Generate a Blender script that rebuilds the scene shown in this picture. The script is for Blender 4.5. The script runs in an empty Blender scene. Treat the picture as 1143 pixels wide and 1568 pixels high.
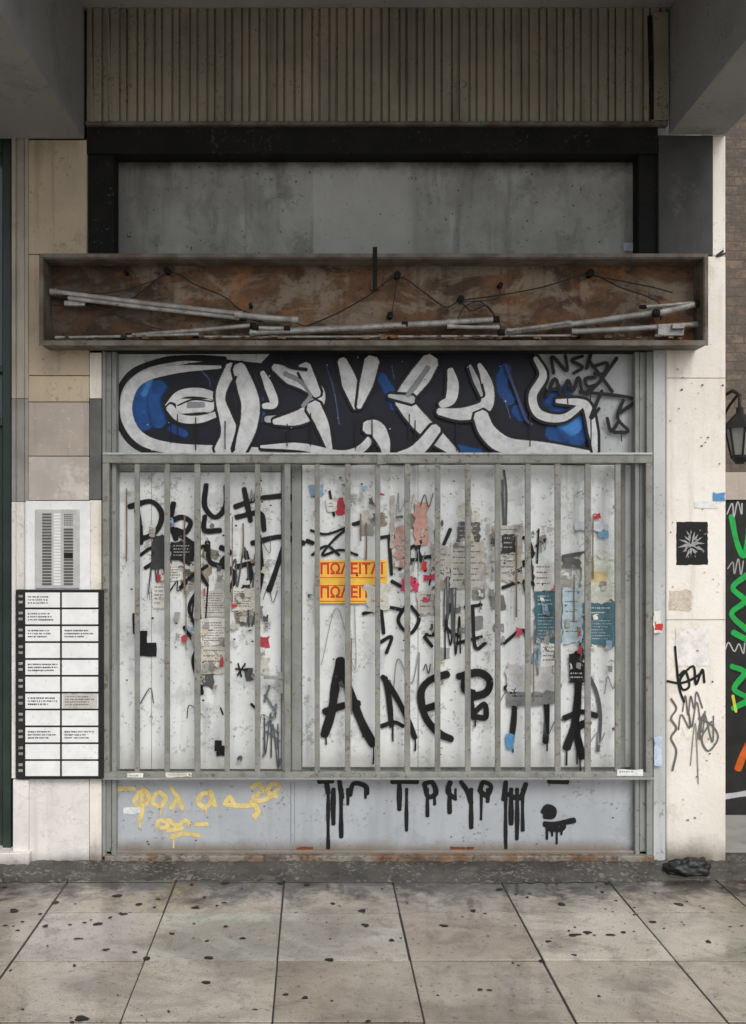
import bpy, bmesh, math, random
from mathutils import Vector
R = random.Random(7)
sc = bpy.context.scene
CAMD, CX, CY, F, CH = 5.0, 530.0, 815.0, 1500.0, 1.70
def P(px, py, y=0.0):
    d = CAMD + y
    return Vector(((px-CX)*d/F, y, CH+(CY-py)*d/F))
def s2l(c):
    c /= 255.0
    return c/12.92 if c <= 0.04045 else ((c+0.055)/1.055)**2.4
def S(r, g, b): return (s2l(r), s2l(g), s2l(b), 1.0)

# ---------------------------------------------------------------- objects
def empty(name):
    e = bpy.data.objects.new(name, None); e.empty_display_size = .1
    sc.collection.objects.link(e); return e
def mkobj(name, verts, faces, mat=None, parent=None, bevel=0, smooth=False):
    me = bpy.data.meshes.new(name); me.from_pydata([tuple(v) for v in verts], [], faces)
    bm = bmesh.new(); bm.from_mesh(me); bmesh.ops.recalc_face_normals(bm, faces=bm.faces); bm.to_mesh(me); bm.free()
    if smooth:
        for p in me.polygons: p.use_smooth = True
    ob = bpy.data.objects.new(name, me); sc.collection.objects.link(ob)
    if mat: me.materials.append(mat)
    if parent: ob.parent = parent
    if bevel:
        m = ob.modifiers.new('bevel', 'BEVEL'); m.width = bevel; m.segments = 2; m.limit_method = 'ANGLE'
    return ob
BF = [(0,1,2,3),(4,7,6,5),(0,4,5,1),(1,5,6,2),(2,6,7,3),(3,7,4,0)]
def bverts(x0, x1, y0, y1, z0, z1):
    return [(x0,y0,z0),(x1,y0,z0),(x1,y0,z1),(x0,y0,z1),(x0,y1,z0),(x1,y1,z0),(x1,y1,z1),(x0,y1,z1)]
def wbox(name, x0, x1, y0, y1, z0, z1, mat, parent=None, bevel=0):
    return mkobj(name, bverts(x0,x1,y0,y1,z0,z1), BF, mat, parent, bevel)
def pbox(name, px0, py0, px1, py1, yf, yb, mat, parent=None, bevel=0):
    a = P(px0, py1, yf); b = P(px1, py0, yf)
    return wbox(name, a.x, b.x, yf, yb, a.z, b.z, mat, parent, bevel)
def multibox(name, lst, mat, parent=None, bevel=0):
    V = []; Fc = []
    for (px0,py0,px1,py1,yf,yb) in lst:
        a = P(px0, py1, yf); b = P(px1, py0, yf); n = len(V)
        V += bverts(a.x,b.x,yf,yb,a.z,b.z); Fc += [tuple(i+n for i in f) for f in BF]
    return mkobj(name, V, Fc, mat, parent, bevel)
def tube(name, pts, r, mat, parent=None, res=2):
    cu = bpy.data.curves.new(name, 'CURVE'); cu.dimensions = '3D'; cu.bevel_depth = r; cu.bevel_resolution = res
    cu.use_fill_caps = True
    sp = cu.splines.new('POLY'); sp.points.add(len(pts)-1)
    for i, p in enumerate(pts): sp.points[i].co = (p[0],p[1],p[2],1)
    ob = bpy.data.objects.new(name, cu); sc.collection.objects.link(ob)
    cu.materials.append(mat)
    if parent: ob.parent = parent
    return ob

# ---------------------------------------------------------------- materials
class NT:
    def __init__(s, name):
        s.m = bpy.data.materials.new(name); s.m.use_nodes = True
        s.t = s.m.node_tree; s.b = s.t.nodes['Principled BSDF']
        g = s.t.nodes.new('ShaderNodeNewGeometry'); s.pos = g.outputs['Position']
    def link(s, a, b): s.t.links.new(a, b)
    def mapping(s, sca, loc=(0,0,0), rot=(0,0,0)):
        n = s.t.nodes.new('ShaderNodeMapping'); n.inputs['Scale'].default_value = sca
        n.inputs['Location'].default_value = loc; n.inputs['Rotation'].default_value = rot
        s.link(s.pos, n.inputs['Vector']); return n.outputs[0]
    def noise(s, scale, detail=5, rough=.6, vec=None, dist=0):
        n = s.t.nodes.new('ShaderNodeTexNoise'); n.inputs['Scale'].default_value = scale
        n.inputs['Detail'].default_value = min(detail,5); n.inputs['Roughness'].default_value = rough
        n.inputs['Distortion'].default_value = dist
        s.link(vec or s.pos, n.inputs['Vector']); return n.outputs[0]
    def ramp(s, f, a, b, lo=0, hi=1):
        n = s.t.nodes.new('ShaderNodeMapRange'); n.interpolation_type = 'SMOOTHSTEP'
        n.inputs[1].default_value = a; n.inputs[2].default_value = b
        n.inputs[3].default_value = lo; n.inputs[4].default_value = hi
        s.link(f, n.inputs[0]); return n.outputs[0]
    def math(s, op, a, b):
        n = s.t.nodes.new('ShaderNodeMath'); n.operation = op
        for i, v in enumerate((a, b)):
            if isinstance(v, (int, float)): n.inputs[i].default_value = v
            else: s.link(v, n.inputs[i])
        return n.outputs[0]
    def mix(s, f, A, B, mode='MIX'):
        n = s.t.nodes.new('ShaderNodeMix'); n.data_type = 'RGBA'; n.blend_type = mode
        for i, v in ((0, f), (6, A), (7, B)):
            if isinstance(v, (int, float)): n.inputs[i].default_value = v
            elif isinstance(v, tuple): n.inputs[i].default_value = v
            else: s.link(v, n.inputs[i])
        return n.outputs[2]
    def sep(s):
        n = s.t.nodes.new('ShaderNodeSeparateXYZ'); s.link(s.pos, n.inputs[0]); return n.outputs
    def bump(s, h, st, dist=.01):
        n = s.t.nodes.new('ShaderNodeBump'); n.inputs['Strength'].default_value = st
        n.inputs['Distance'].default_value = dist; s.link(h, n.inputs['Height'])
        s.link(n.outputs[0], s.b.inputs['Normal'])
    def col(s, c): s.link(c, s.b.inputs['Base Color'])

def grimy(name, c1, c2, scale=2.5, streak=None, samt=.5, speck=None, spamt=.6, spscale=45, spth=.62,
          rough=.6, metal=0, bump=.25, zg=None, seed=0, streakscale=(14,14,.9), spec=.5, blot=None, blotth=.56, bamt=.6, vein=None):
    t = NT(name)
    n1 = t.noise(scale, 7, .62, t.mapping((1,1,1), (seed*3.1, seed, seed*1.7)))
    c = t.mix(t.ramp(n1, .36, .64), c1, c2)
    if vein:
        nv = t.noise(scale*1.6, 5, .6, t.mapping((1,1,1.5),(seed,2,1)), 1.2)
        v = t.math('ABSOLUTE', t.math('SUBTRACT', nv, .5), 0)
        c = t.mix(t.ramp(v, 0, .03, .4, 0), c, vein)
    if blot:
        nb_ = t.noise(scale*1.9, 5, .72, t.mapping((1,1,1), (seed*.7+4, 2, seed)))
        c = t.mix(t.ramp(nb_, blotth, blotth+.1, 0, bamt), c, blot)
    if streak:
        n2 = t.noise(1.0, 5, .6, t.mapping(streakscale, (seed*1.3, 0, seed)))
        c = t.mix(t.math('MULTIPLY', t.ramp(n2, .5, .72), samt), c, streak)
    n3 = t.noise(spscale, 8, .7)
    if speck:
        n4 = t.noise(spscale*.12, 3, .5, t.mapping((1,1,1), (seed,4,2)))
        sp = t.ramp(t.math('ADD', n3, t.math('MULTIPLY', n4, .35)), spth+.17, spth+.21)
        c = t.mix(t.math('MULTIPLY', sp, spamt), c, speck)
    if zg:
        z = t.sep()[2]
        zz = t.math('ADD', z, t.math('MULTIPLY', t.math('SUBTRACT', t.noise(6, 6, .7), .5), .9*abs(zg[1]-zg[0])))
        c = t.mix(t.ramp(zz, zg[0], zg[1], 1, 0), c, zg[2])
    t.col(c)
    t.b.inputs['Metallic'].default_value = metal
    t.b.inputs['Specular IOR Level'].default_value = spec
    t.link(t.ramp(n1, .3, .7, rough-.08, rough+.1), t.b.inputs['Roughness'])
    h = t.math('ADD', t.math('MULTIPLY', n3, .35), n1)
    t.bump(h, bump, .012)
    return t.m

K = (.009,.009,.010,1)
M = {}
M['concrete'] = grimy('soffit_concrete', (.33,.33,.33,1), (.27,.27,.27,1), 1.5, speck=(.12,.12,.11,1), rough=.85, seed=1, blot=(.20,.20,.195,1))
M['beige'] = grimy('beige_stone', (.54,.445,.32,1), (.45,.375,.275,1), 3, streak=(.22,.18,.14,1), samt=.5, speck=(.2,.17,.13,1), rough=.75, seed=2, blot=(.34,.285,.21,1), bamt=.5)
M['beige2'] = grimy('greyed_stone', (.46,.395,.34,1), (.39,.34,.30,1), 4, streak=(.22,.19,.18,1), samt=.4, speck=(.7,.68,.65,1), spamt=.4, rough=.75, seed=3)
M['beige3'] = grimy('pale_grey_stone', (.52,.475,.425,1), (.43,.39,.355,1), 3, speck=(.75,.73,.7,1), spth=.60, spamt=.4, rough=.75, seed=4, blot=(.68,.645,.60,1), blotth=.52)
M['trim'] = grimy('trim_stone', (.45,.405,.335,1), (.36,.325,.27,1), 4, streak=(.19,.17,.14,1), samt=.5, rough=.6, seed=5)
M['trimg'] = grimy('trim_grey_stone', (.33,.31,.285,1), (.25,.235,.22,1), 5, streak=(.13,.12,.11,1), samt=.5, rough=.6, seed=5)
M['trimdark'] = grimy('trim_grey', (.13,.13,.125,1), (.09,.09,.085,1), 6, rough=.6, seed=5)
M['marble'] = grimy('white_marble', (.82,.79,.75,1), (.71,.685,.65,1), 3, streak=(.38,.35,.31,1), samt=.3, speck=(.3,.27,.23,1), spamt=.4, rough=.45, zg=(-.02,.09,(.10,.09,.075,1)), seed=6, vein=(.55,.53,.51,1))
M['plaster'] = grimy('cream_plaster', (.86,.82,.75,1), (.77,.72,.65,1), 2.2, streak=(.42,.36,.28,1), samt=.45, speck=(.28,.24,.18,1), spamt=.45, spth=.64, rough=.8, bump=.6, zg=(-.02,.19,(.16,.13,.10,1)), seed=7, blot=(.58,.52,.43,1), blotth=.57, bamt=.5)
M['dark'] = grimy('black_frame', (.010,.010,.010,1), (.018,.017,.016,1), 6, speck=(.07,.07,.065,1), rough=.75, seed=8, spec=.15)
M['darkgrey'] = grimy('dark_grey_cladding', (.05,.051,.051,1), (.075,.075,.073,1), 3, streak=(.02,.02,.02,1), rough=.75, seed=8, spec=.2, blot=(.12,.12,.115,1))
M['rib'] = grimy('ribbed_sheet', (.315,.285,.21,1), (.23,.21,.155,1), 2, streak=(.085,.075,.053,1), samt=.75, speck=(.07,.06,.04,1), rough=.6, seed=9, streakscale=(9,9,.6), spec=.3)
M['post'] = grimy('grey_painted_metal', (.29,.30,.29,1), (.23,.24,.23,1), 5, streak=(.10,.10,.09,1), samt=.55, speck=(.08,.04,.02,1), spamt=.6, rough=.45, seed=11)
M['bar'] = grimy('grille_paint', (.27,.275,.25,1), (.20,.205,.185,1), 9, streak=(.10,.09,.08,1), samt=.55, speck=(.10,.045,.02,1), spamt=.7, spth=.59, rough=.45, bump=.3, seed=12)
M['header'] = grimy('header_panel_paint', (.55,.575,.58,1), (.45,.475,.48,1), 2, streak=(.25,.27,.27,1), samt=.55, speck=(.15,.15,.15,1), rough=.45, seed=13, blot=(.34,.36,.36,1))
M['door'] = grimy('door_panel_paint', (.79,.815,.81,1), (.66,.69,.69,1), 2.0, streak=(.33,.34,.335,1), samt=.6, speck=(.15,.14,.12,1), spamt=.5, spth=.60, rough=.42, bump=.35, seed=14, streakscale=(10,10,.8), blot=(.48,.50,.50,1), blotth=.52, bamt=.6, zg=(.44,.62,(.50,.49,.46,1)))
M['kick'] = grimy('kick_panel_paint', (.44,.465,.495,1), (.38,.405,.435,1), 2.2, streak=(.26,.275,.29,1), samt=.35, speck=(.13,.10,.08,1), spamt=.45, rough=.42, bump=.25, zg=(.05,.13,(.20,.17,.14,1)), seed=15, blot=(.32,.34,.36,1))
M['sill'] = grimy('rusty_sill', (.24,.22,.19,1), (.17,.085,.04,1), 6, speck=(.03,.02,.015,1), spth=.53, rough=.7, seed=16, blot=(.06,.05,.04,1), blotth=.5)
M['steel'] = grimy('dull_tube', (.38,.375,.365,1), (.24,.225,.21,1), 14, speck=(.10,.06,.04,1), rough=.45, metal=.1, seed=17, blot=(.15,.11,.08,1))
M['boxedge'] = grimy('box_flange', (.17,.16,.135,1), (.10,.082,.062,1), 8, streak=(.11,.055,.03,1), speck=(.06,.03,.015,1), rough=.6, seed=18, spec=.3)
M['green'] = grimy('green_door_paint', (.012,.028,.020,1), (.02,.04,.03,1), 4, rough=.4, seed=19)
M['black'] = grimy('black_plastic', (.012,.012,.012,1), (.02,.02,.02,1), 10, rough=.5, seed=20, spec=.3)
M['plate'] = grimy('name_plate', (.86,.865,.87,1), (.78,.785,.79,1), 12, speck=(.4,.4,.4,1), spamt=.3, rough=.35, bump=.05, seed=21)
M['alu'] = grimy('brushed_aluminium', (.62,.62,.61,1), (.52,.52,.51,1), 12, speck=(.3,.3,.3,1), rough=.4, metal=.35, bump=.05, seed=31)
M['asphalt'] = grimy('asphalt', (.05,.05,.052,1), (.07,.07,.07,1), 2, speck=(.15,.15,.14,1), spth=.5, rough=.6, bump=.5, seed=22)
M['kerb'] = grimy('kerb_stone', (.35,.34,.32,1), (.27,.26,.25,1), 3, rough=.6, seed=23, blot=(.12,.11,.10,1))

t = NT('transom_plaster')
n1 = t.noise(2.0, 8, .65); c = t.mix(t.ramp(n1,.36,.64), (.275,.28,.26,1), (.375,.38,.36,1))
n2 = t.noise(1, 6, .65, t.mapping((3.2,3.2,1.4),(3,0,0)),.6); c = t.mix(t.math('MULTIPLY', t.ramp(n2,.48,.62),.6), c, (.48,.49,.47,1))
n2 = t.noise(1, 6, .65, t.mapping((9,9,.9),(8,0,0))); c = t.mix(t.math('MULTIPLY', t.ramp(n2,.5,.68),.55), c, (.15,.155,.14,1))
n5 = t.noise(5, 6, .75, t.mapping((1,1,1),(1,7,3)),.5); c = t.mix(t.ramp(n5,.53,.64,0,.5), c, (.18,.18,.165,1))
n3 = t.noise(30, 8, .7); c = t.mix(t.ramp(n3,.64,.68), c, (.08,.08,.07,1))
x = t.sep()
px_ = t.math('ADD', x[0], t.math('MULTIPLY', n1, .03))
patch = t.math('MULTIPLY', t.ramp(px_, -.16,-.15), t.ramp(px_, .30,.40,1,0)); c = t.mix(t.math('MULTIPLY',patch,.5), c, (.53,.54,.52,1))
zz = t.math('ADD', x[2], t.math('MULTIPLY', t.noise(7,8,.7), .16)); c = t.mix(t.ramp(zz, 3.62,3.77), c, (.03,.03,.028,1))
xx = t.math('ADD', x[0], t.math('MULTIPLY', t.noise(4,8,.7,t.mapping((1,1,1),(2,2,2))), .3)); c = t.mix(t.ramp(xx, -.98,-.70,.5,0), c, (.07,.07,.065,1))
t.col(c); t.b.inputs['Roughness'].default_value=.85; t.b.inputs['Specular IOR Level'].default_value=.2; t.bump(t.math('ADD',n3,n1), .5, .01); M['transom']=t.m

t = NT('rusted_back_sheet')
n1 = t.noise(2.6, 9, .7, t.mapping((1,1,1.6),(2,0,1)), .4); n2 = t.noise(1, 6, .72, t.mapping((3,3,5),(5,2,1)),.5); n3 = t.noise(40,8,.75)
c = t.mix(t.ramp(n1,.38,.60), (.075,.048,.034,1), (.18,.10,.055,1))
c = t.mix(t.ramp(n2,.46,.57,0,.9), c, (.25,.20,.15,1))
c = t.mix(t.ramp(t.noise(3.1,8,.7,t.mapping((1,1,.8),(9,3,7)),.3),.54,.64,0,.75), c, (.29,.13,.05,1))
c = t.mix(t.ramp(t.noise(4.5,8,.7,t.mapping((1,1,1),(1,8,7)),.3),.54,.66,0,.7), c, (.065,.046,.034,1))
c = t.mix(t.math('MULTIPLY',t.ramp(n3,.56,.66),.6), c, (.04,.025,.018,1))
n7 = t.noise(1, 5, .6, t.mapping((16,16,1),(3,0,0))); c = t.mix(t.ramp(n7,.54,.68,0,.45), c, (.05,.034,.025,1))
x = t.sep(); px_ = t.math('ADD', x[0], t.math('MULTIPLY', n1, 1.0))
c = t.mix(t.ramp(px_, -.75,-.3,.6,0), c, (.022,.016,.013,1))  # shading inside the box put into the colour: left end darkened over the rust
t.col(c); t.b.inputs['Roughness'].default_value=.8; t.b.inputs['Specular IOR Level'].default_value=.25; t.bump(t.math('ADD',n3,n1), .6,.01); M['rust']=t.m

t = NT('wet_marble_tile')
a = t.t.nodes.new('ShaderNodeAttribute'); a.attribute_name='Col'
n1=t.noise(1.8,8,.68,None,.4); n2=t.noise(7,8,.72,None,.6); n3=t.noise(150,3,.7); n4=t.noise(38,5,.7)
c = t.mix(t.ramp(n1,.38,.62,0,.5), a.outputs['Color'], (.52,.46,.39,1))
c = t.mix(t.ramp(t.noise(1.1,5,.7,t.mapping((1,1.6,1),(3,1,0)),.5),.48,.62,0,.55), c, (.18,.148,.122,1))
c = t.mix(t.ramp(n2,.5,.66,0,.45), c, (.16,.132,.108,1))
c = t.mix(t.ramp(n3,.50,.66,0,.5), c, (.10,.088,.075,1))
c = t.mix(t.ramp(n4,.60,.64,0,.7), c, (.045,.04,.034,1))
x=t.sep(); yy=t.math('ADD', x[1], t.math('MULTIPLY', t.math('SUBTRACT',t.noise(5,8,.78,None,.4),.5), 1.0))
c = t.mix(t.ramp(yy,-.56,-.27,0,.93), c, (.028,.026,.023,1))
t.col(c)
t.link(t.ramp(n2,.3,.7,.28,.55), t.b.inputs['Roughness'])
wm = t.noise(1.2,5,.68,t.mapping((1,1.4,1),(4,2,0)),.3)
t.link(t.ramp(wm,.42,.54,.08,.8), t.b.inputs['Coat Weight'])
t.link(t.math('ADD', t.ramp(wm,.42,.58,.26,.05), t.math('MULTIPLY',n4,.08)), t.b.inputs['Coat Roughness']); t.b.inputs['Coat IOR'].default_value=1.65
cb=t.t.nodes.new('ShaderNodeBump'); cb.inputs['Strength'].default_value=.16; cb.inputs['Distance'].default_value=.004
t.link(n2,cb.inputs['Height']); t.link(cb.outputs[0],t.b.inputs['Coat Normal'])
t.bump(t.math('ADD',t.math('MULTIPLY',n2,.6),t.math('MULTIPLY',n3,.25)), .25,.006); M['tile']=t.m
M['grout'] = grimy('dark_joint', (.022,.02,.018,1), (.04,.036,.033,1), 8, rough=.5, seed=24)
M['strip'] = grimy('grimy_cement', (.038,.035,.032,1), (.085,.078,.07,1), 5, speck=(.26,.25,.235,1), spth=.575, rough=.5, bump=.9, seed=25, blot=(.13,.12,.11,1))

def paintmat(name, wear, rough, dirt):
    t = NT(name)
    a = t.t.nodes.new('ShaderNodeAttribute'); a.attribute_name='Col'
    n = t.noise(18,3,.7); nn=t.noise(130,2,.7)
    t.col(t.mix(t.ramp(n,.35,.7,0,dirt), a.outputs['Color'], (.50,.48,.45,1), 'MULTIPLY'))
    al = t.math('MULTIPLY', a.outputs['Alpha'], t.ramp(t.math('ADD',t.math('MULTIPLY',n,.75),t.math('MULTIPLY',nn,.25)), wear, wear+.08))
    al = t.ramp(t.math('ADD', al, t.math('MULTIPLY', t.math('SUBTRACT',nn,.5), .5)), .10,.62)
    z = t.math('GREATER_THAN', a.outputs['Alpha'], .003)
    t.link(t.math('MULTIPLY', al, z), t.b.inputs['Alpha'])
    t.b.inputs['Roughness'].default_value = rough; t.b.inputs['Specular IOR Level'].default_value=.3
    return t.m
M['spray'] = paintmat('spray_paint', .25, .5, .5)
M['paper'] = paintmat('pasted_paper', .36, .85, .6)
def flatmat(name, c, rough=.5, metal=0):
    t = NT(name); n = t.noise(25,5,.7)
    t.col(t.mix(t.ramp(n,.35,.7,0,.4), c, (c[0]*.6,c[1]*.6,c[2]*.6,1)))
    t.b.inputs['Roughness'].default_value=rough; t.b.inputs['Metallic'].default_value=metal; return t.m
M['red'] = flatmat('red_print', (.70,.035,.02,1), .7)
M['orange'] = flatmat('yellow_card', (.93,.57,.07,1), .6)
M['gum'] = flatmat('chewing_gum', (.012,.011,.010,1), .5)
M['rag'] = flatmat('black_rag', (.012,.012,.013,1), .5)
M['glass'] = flatmat('door_glass', (.05,.07,.09,1), .05)
M['lampglass'] = flatmat('lamp_glass', (.25,.25,.24,1), .2)

# ---------------------------------------------------------------- flat paint layers
class Paint:
    def __init__(s, y0, step=.00006): s.y=y0-.0008; s.step=step; s.V=[]; s.F=[]; s.C=[]
    def poly(s, pts, col, a=1.0):
        s.y -= s.step; n=len(s.V)
        for p in pts: s.V.append(P(p[0],p[1],s.y)); s.C.append((*col[:3],a))
        s.F.append(tuple(range(n,n+len(pts))))
    def rect(s, x0,y0,x1,y1,col,a=1.0):
        s.poly([(x0,y0),(x1,y0),(x1,y1),(x0,y1)],col,a)
    def torn(s, x0,y0,x1,y1,col,j=3,a=1.0,sk=0):
        pts=[]
        nx=max(2,int((x1-x0)/5)); ny=max(2,int((y1-y0)/5))
        jj=lambda: R.uniform(-j,j)*R.random()
        for i in range(nx): pts.append((x0+(x1-x0)*i/nx, y0+jj()))
        for i in range(ny): pts.append((x1+jj(), y0+(y1-y0)*i/ny))
        for i in range(nx): pts.append((x1-(x1-x0)*i/nx, y1+jj()))
        for i in range(ny): pts.append((x0+jj(), y1-(y1-y0)*i/ny))
        if sk:
            cx,cy=(x0+x1)/2,(y0+y1)/2
            pts=[(x+(y-cy)*sk, y-(x-cx)*sk) for x,y in pts]
        s.poly(pts,col,a)
    def lines(s, x0,y0,x1,y1,n,col=(.06,.06,.06),h=.4,a=.6):
        p=(y1-y0)/max(n,1)
        for i in range(n):
            x=x0; xe=x1-R.random()*.35*(x1-x0)
            s.y-=s.step
            while x<xe:
                w=R.uniform(.8,2.6); e=min(x+w,xe)
                m=len(s.V); yy=y0+p*i; hh=min(p*h,2.2)*R.uniform(.7,1)
                for q in ((x,yy),(e,yy),(e,yy+hh),(x,yy+hh)): s.V.append(P(q[0],q[1],s.y)); s.C.append((*col[:3],a))
                s.F.append((m,m+1,m+2,m+3)); x=e+R.choice([.5,.6,1.6])
    def stroke(s, pts, w, col, a=1.0, feather=.28, sub=7, vary=.08, prof=None, add=0):
        if len(pts)<2: return
        pp=[Vector(p) for p in pts]; pp=[pp[0]*2-pp[1]]+pp+[pp[-1]*2-pp[-2]]
        out=[]
        for i in range(1,len(pp)-2):
            p0,p1,p2,p3=pp[i-1:i+3]
            for k in range(sub):
                t=k/sub
                out.append(.5*((2*p1)+(p2-p0)*t+(2*p0-5*p1+4*p2-p3)*t*t+(3*p1-p0-3*p2+p3)*t**3))
        out.append(pp[-2])
        L=[0]
        for i in range(1,len(out)): L.append(L[-1]+(out[i]-out[i-1]).length)
        tot=L[-1] or 1
        k0=(prof[0] if prof else 1)*w+add; k1=(prof[-1] if prof else 1)*w+add
        d0=(out[0]-out[1]).normalized()*k0*.3; d1=(out[-1]-out[-2]).normalized()*k1*.3
        out=[out[0]+d0]+out+[out[-1]+d1]; L=[0]+L+[tot]
        n0=len(s.V); ph=R.uniform(0,6)
        y0=s.y-s.step
        for i,p in enumerate(out):
            a_=out[max(i-1,0)]; b_=out[min(i+1,len(out)-1)]
            tg=(b_-a_); tg=tg.normalized() if tg.length>1e-6 else Vector((1,0))
            nr=Vector((-tg.y,tg.x))
            f=1
            if prof:
                u=L[i]/tot*(len(prof)-1); q0=min(int(u),len(prof)-2); f=prof[q0]+(prof[q0+1]-prof[q0])*(u-q0)
            ww=(w*f*(1+vary*math.sin(ph+L[i]*.11))+add)*.5
            if i in (0,len(out)-1): ww*=.6
            fe=min(max(w*feather,.8),ww*1.6)
            yy=y0-.0006*(i/len(out))
            for o,al in ((-ww-fe*.5,0),(-ww+fe*.5,a),(ww-fe*.5,a),(ww+fe*.5,0)):
                if i in (0,len(out)-1): al*=.6
                q=p+nr*o; s.V.append(P(q.x,q.y,yy)); s.C.append((*col[:3],al))
        for i in range(len(out)-1):
            b=n0+i*4
            for k in range(3): s.F.append((b+k,b+k+1,b+k+5,b+k+4))
        s.y=y0
    def outl(s, pts, w, fill, prof=None, o=4.5, line=None):
        s.stroke(pts, w, line or K, feather=.08, prof=prof, add=2*o, vary=0); s.y-=.0007
        s.stroke(pts, w, fill, feather=.14, prof=prof, vary=0)
    def scrib(s, x0,y0,x1,y1,n,w,col,a=1.0):
        pts=[]
        for i in range(n):
            pts.append((x0+(x1-x0)*(i+.5)/n+R.uniform(-.5,.5)*(x1-x0)/n*1.6, (y0 if i%2 else y1)+R.uniform(-.3,.3)*(y1-y0)*(1 if i%2 else -1)))
        s.stroke(pts,w,col,a)
    def drip(s,x,y0,y1,w,col): s.stroke([(x,y0),(x+R.uniform(-.6,.6),(y0+y1)/2),(x,y1)],w,col,feather=.3,vary=.15)
    def build(s,name,mat,parent):
        me=bpy.data.meshes.new(name); me.from_pydata([tuple(v) for v in s.V],[],s.F)
        at=me.color_attributes.new('Col','FLOAT_COLOR','POINT')
        for i,c in enumerate(s.C): at.data[i].color=c
        me.materials.append(mat); ob=bpy.data.objects.new(name,me); sc.collection.objects.link(ob); ob.parent=parent
        return ob
def text(s,px,py,size,y,mat,parent,name,sx=1,off=.0012):
    cu=bpy.data.curves.new(name,'FONT'); cu.body=s; cu.size=size; cu.align_x='CENTER'; cu.align_y='CENTER'; cu.offset=off
    ob=bpy.data.objects.new(name,cu); sc.collection.objects.link(ob); ob.location=P(px,py,y); ob.rotation_euler=(math.pi/2,0,0)
    ob.scale=(sx,1,1); cu.materials.append(mat); ob.parent=parent; return ob

# ================================================================ GROUND
wbox('ground', -300,300,-300,300,-.4,-.13, M['asphalt'])
wbox('road', -60,60,-13.5,-6.9,-.129,-.125, M['asphalt'])
wbox('kerb', -60,60,-6.9,-6.62,-.12,.004, M['kerb'], bevel=.01)
pav=empty('pavement')
wbox('joint_bed', -20,20,-6.6,.9,-.12,-.004, M['grout'], pav)
V=[];Fc=[];C=[]
tw,td=.527,.49; g=.0035
palette=[(.38,.325,.265),(.42,.365,.305),(.31,.26,.21),(.35,.29,.235),(.40,.36,.31),(.29,.25,.21),(.45,.405,.345),(.34,.28,.235)]
for r in range(-1,12):
    ya=-.62-td*r; yb=ya+td
    if r==-1: yb=-.24
    for k in range(-14,15):
        xa=-.299+tw*k; xb=xa+tw
        col=R.choice(palette)
        if (k,r)==(-1,1): col=(.46,.475,.43)
        if (k,r)==(0,1): col=(.48,.47,.42)
        if (k,r)==(1,1): col=(.38,.315,.26)
        if (k,r)==(2,1): col=(.57,.53,.45)
        if (k,r)==(-2,1): col=(.45,.41,.39)
        n=len(V); dz=R.uniform(-.0014,.0014); tx=R.uniform(-.003,.003); ty=R.uniform(-.003,.003)
        sh=lambda x,y:x-.033*(y+.28)
        gj=[g+R.uniform(-.0012,.002) for _ in range(4)]
        for (z,ins) in ((-.006+dz,0),(-.0015+dz,0),(0+dz,.0025)):
            for (x,y) in ((xa+gj[0]+ins,ya+gj[1]+ins),(xb-gj[2]-ins,ya+gj[1]+ins),(xb-gj[2]-ins,yb-gj[3]-ins),(xa+gj[0]+ins,yb-gj[3]-ins)):
                V.append((sh(x,y),y,z+tx*(x-xa-tw/2)+ty*(y-ya-td/2))); C.append((*col,1))
        for L_ in (0,4):
            for i in range(4): Fc.append((n+L_+i,n+L_+(i+1)%4,n+L_+4+(i+1)%4,n+L_+4+i))
        Fc.append((n+8,n+9,n+10,n+11))
me=bpy.data.meshes.new('tiles'); me.from_pydata(V,[],Fc)
at=me.color_attributes.new('Col','FLOAT_COLOR','POINT')
for i,c in enumerate(C): at.data[i].color=c
me.materials.append(M['tile']); ob=bpy.data.objects.new('tiles',me); sc.collection.objects.link(ob); ob.parent=pav
V=[];Fc=[]
N=220
for i in range(N+1):
    x=-3+5.6*i/N; e=-.235+R.uniform(-.014,.014)-.02*math.sin(x*2.3)
    V+= [(x,e,.001),(x,e+.03,.010+R.uniform(-.003,.003)),(x,-.10,.018+R.uniform(-.005,.005)),(x,-.03,.024+R.uniform(-.004,.004)),(x,.12,.026)]
for i in range(N):
    for k in range(4): Fc.append((i*5+k,i*5+5+k,i*5+6+k,i*5+1+k))
mkobj('cement_strip',V,Fc,M['strip'],pav,smooth=True)
wbox('side_street_slab', 1.95,20,-.235,.9,-.003,.004, M['kerb'], pav)
V=[];Fc=[]
def G(px,py):
    d=F*CH/(py-CY); return ((px-CX)*d/F, d-CAMD)
spots=[(213,1385),(150,1415),(320,1467),(316,1505),(85,1382),(70,1418),(345,1352),(190,1400),(372,1437),(430,1352),(510,1384),(600,1440),(725,1395),(880,1432),(935,1432),(900,1428),(680,1418),(830,1472),(555,1395),(470,1355),(415,1345),(250,1345),(560,1417),(125,1560),(1085,1442),(955,1428),(840,1442),(610,1350),(1040,1385),(22,1395),(300,1390),(930,1352),(765,1362),(1000,1412),(505,1470),(225,1468),(860,1385),(180,1372)]
spots+=[(R.uniform(0,1143),R.uniform(1352,1440)) for _ in range(70)]+[(R.uniform(0,1143),R.uniform(1440,1568)) for _ in range(24)]
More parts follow.
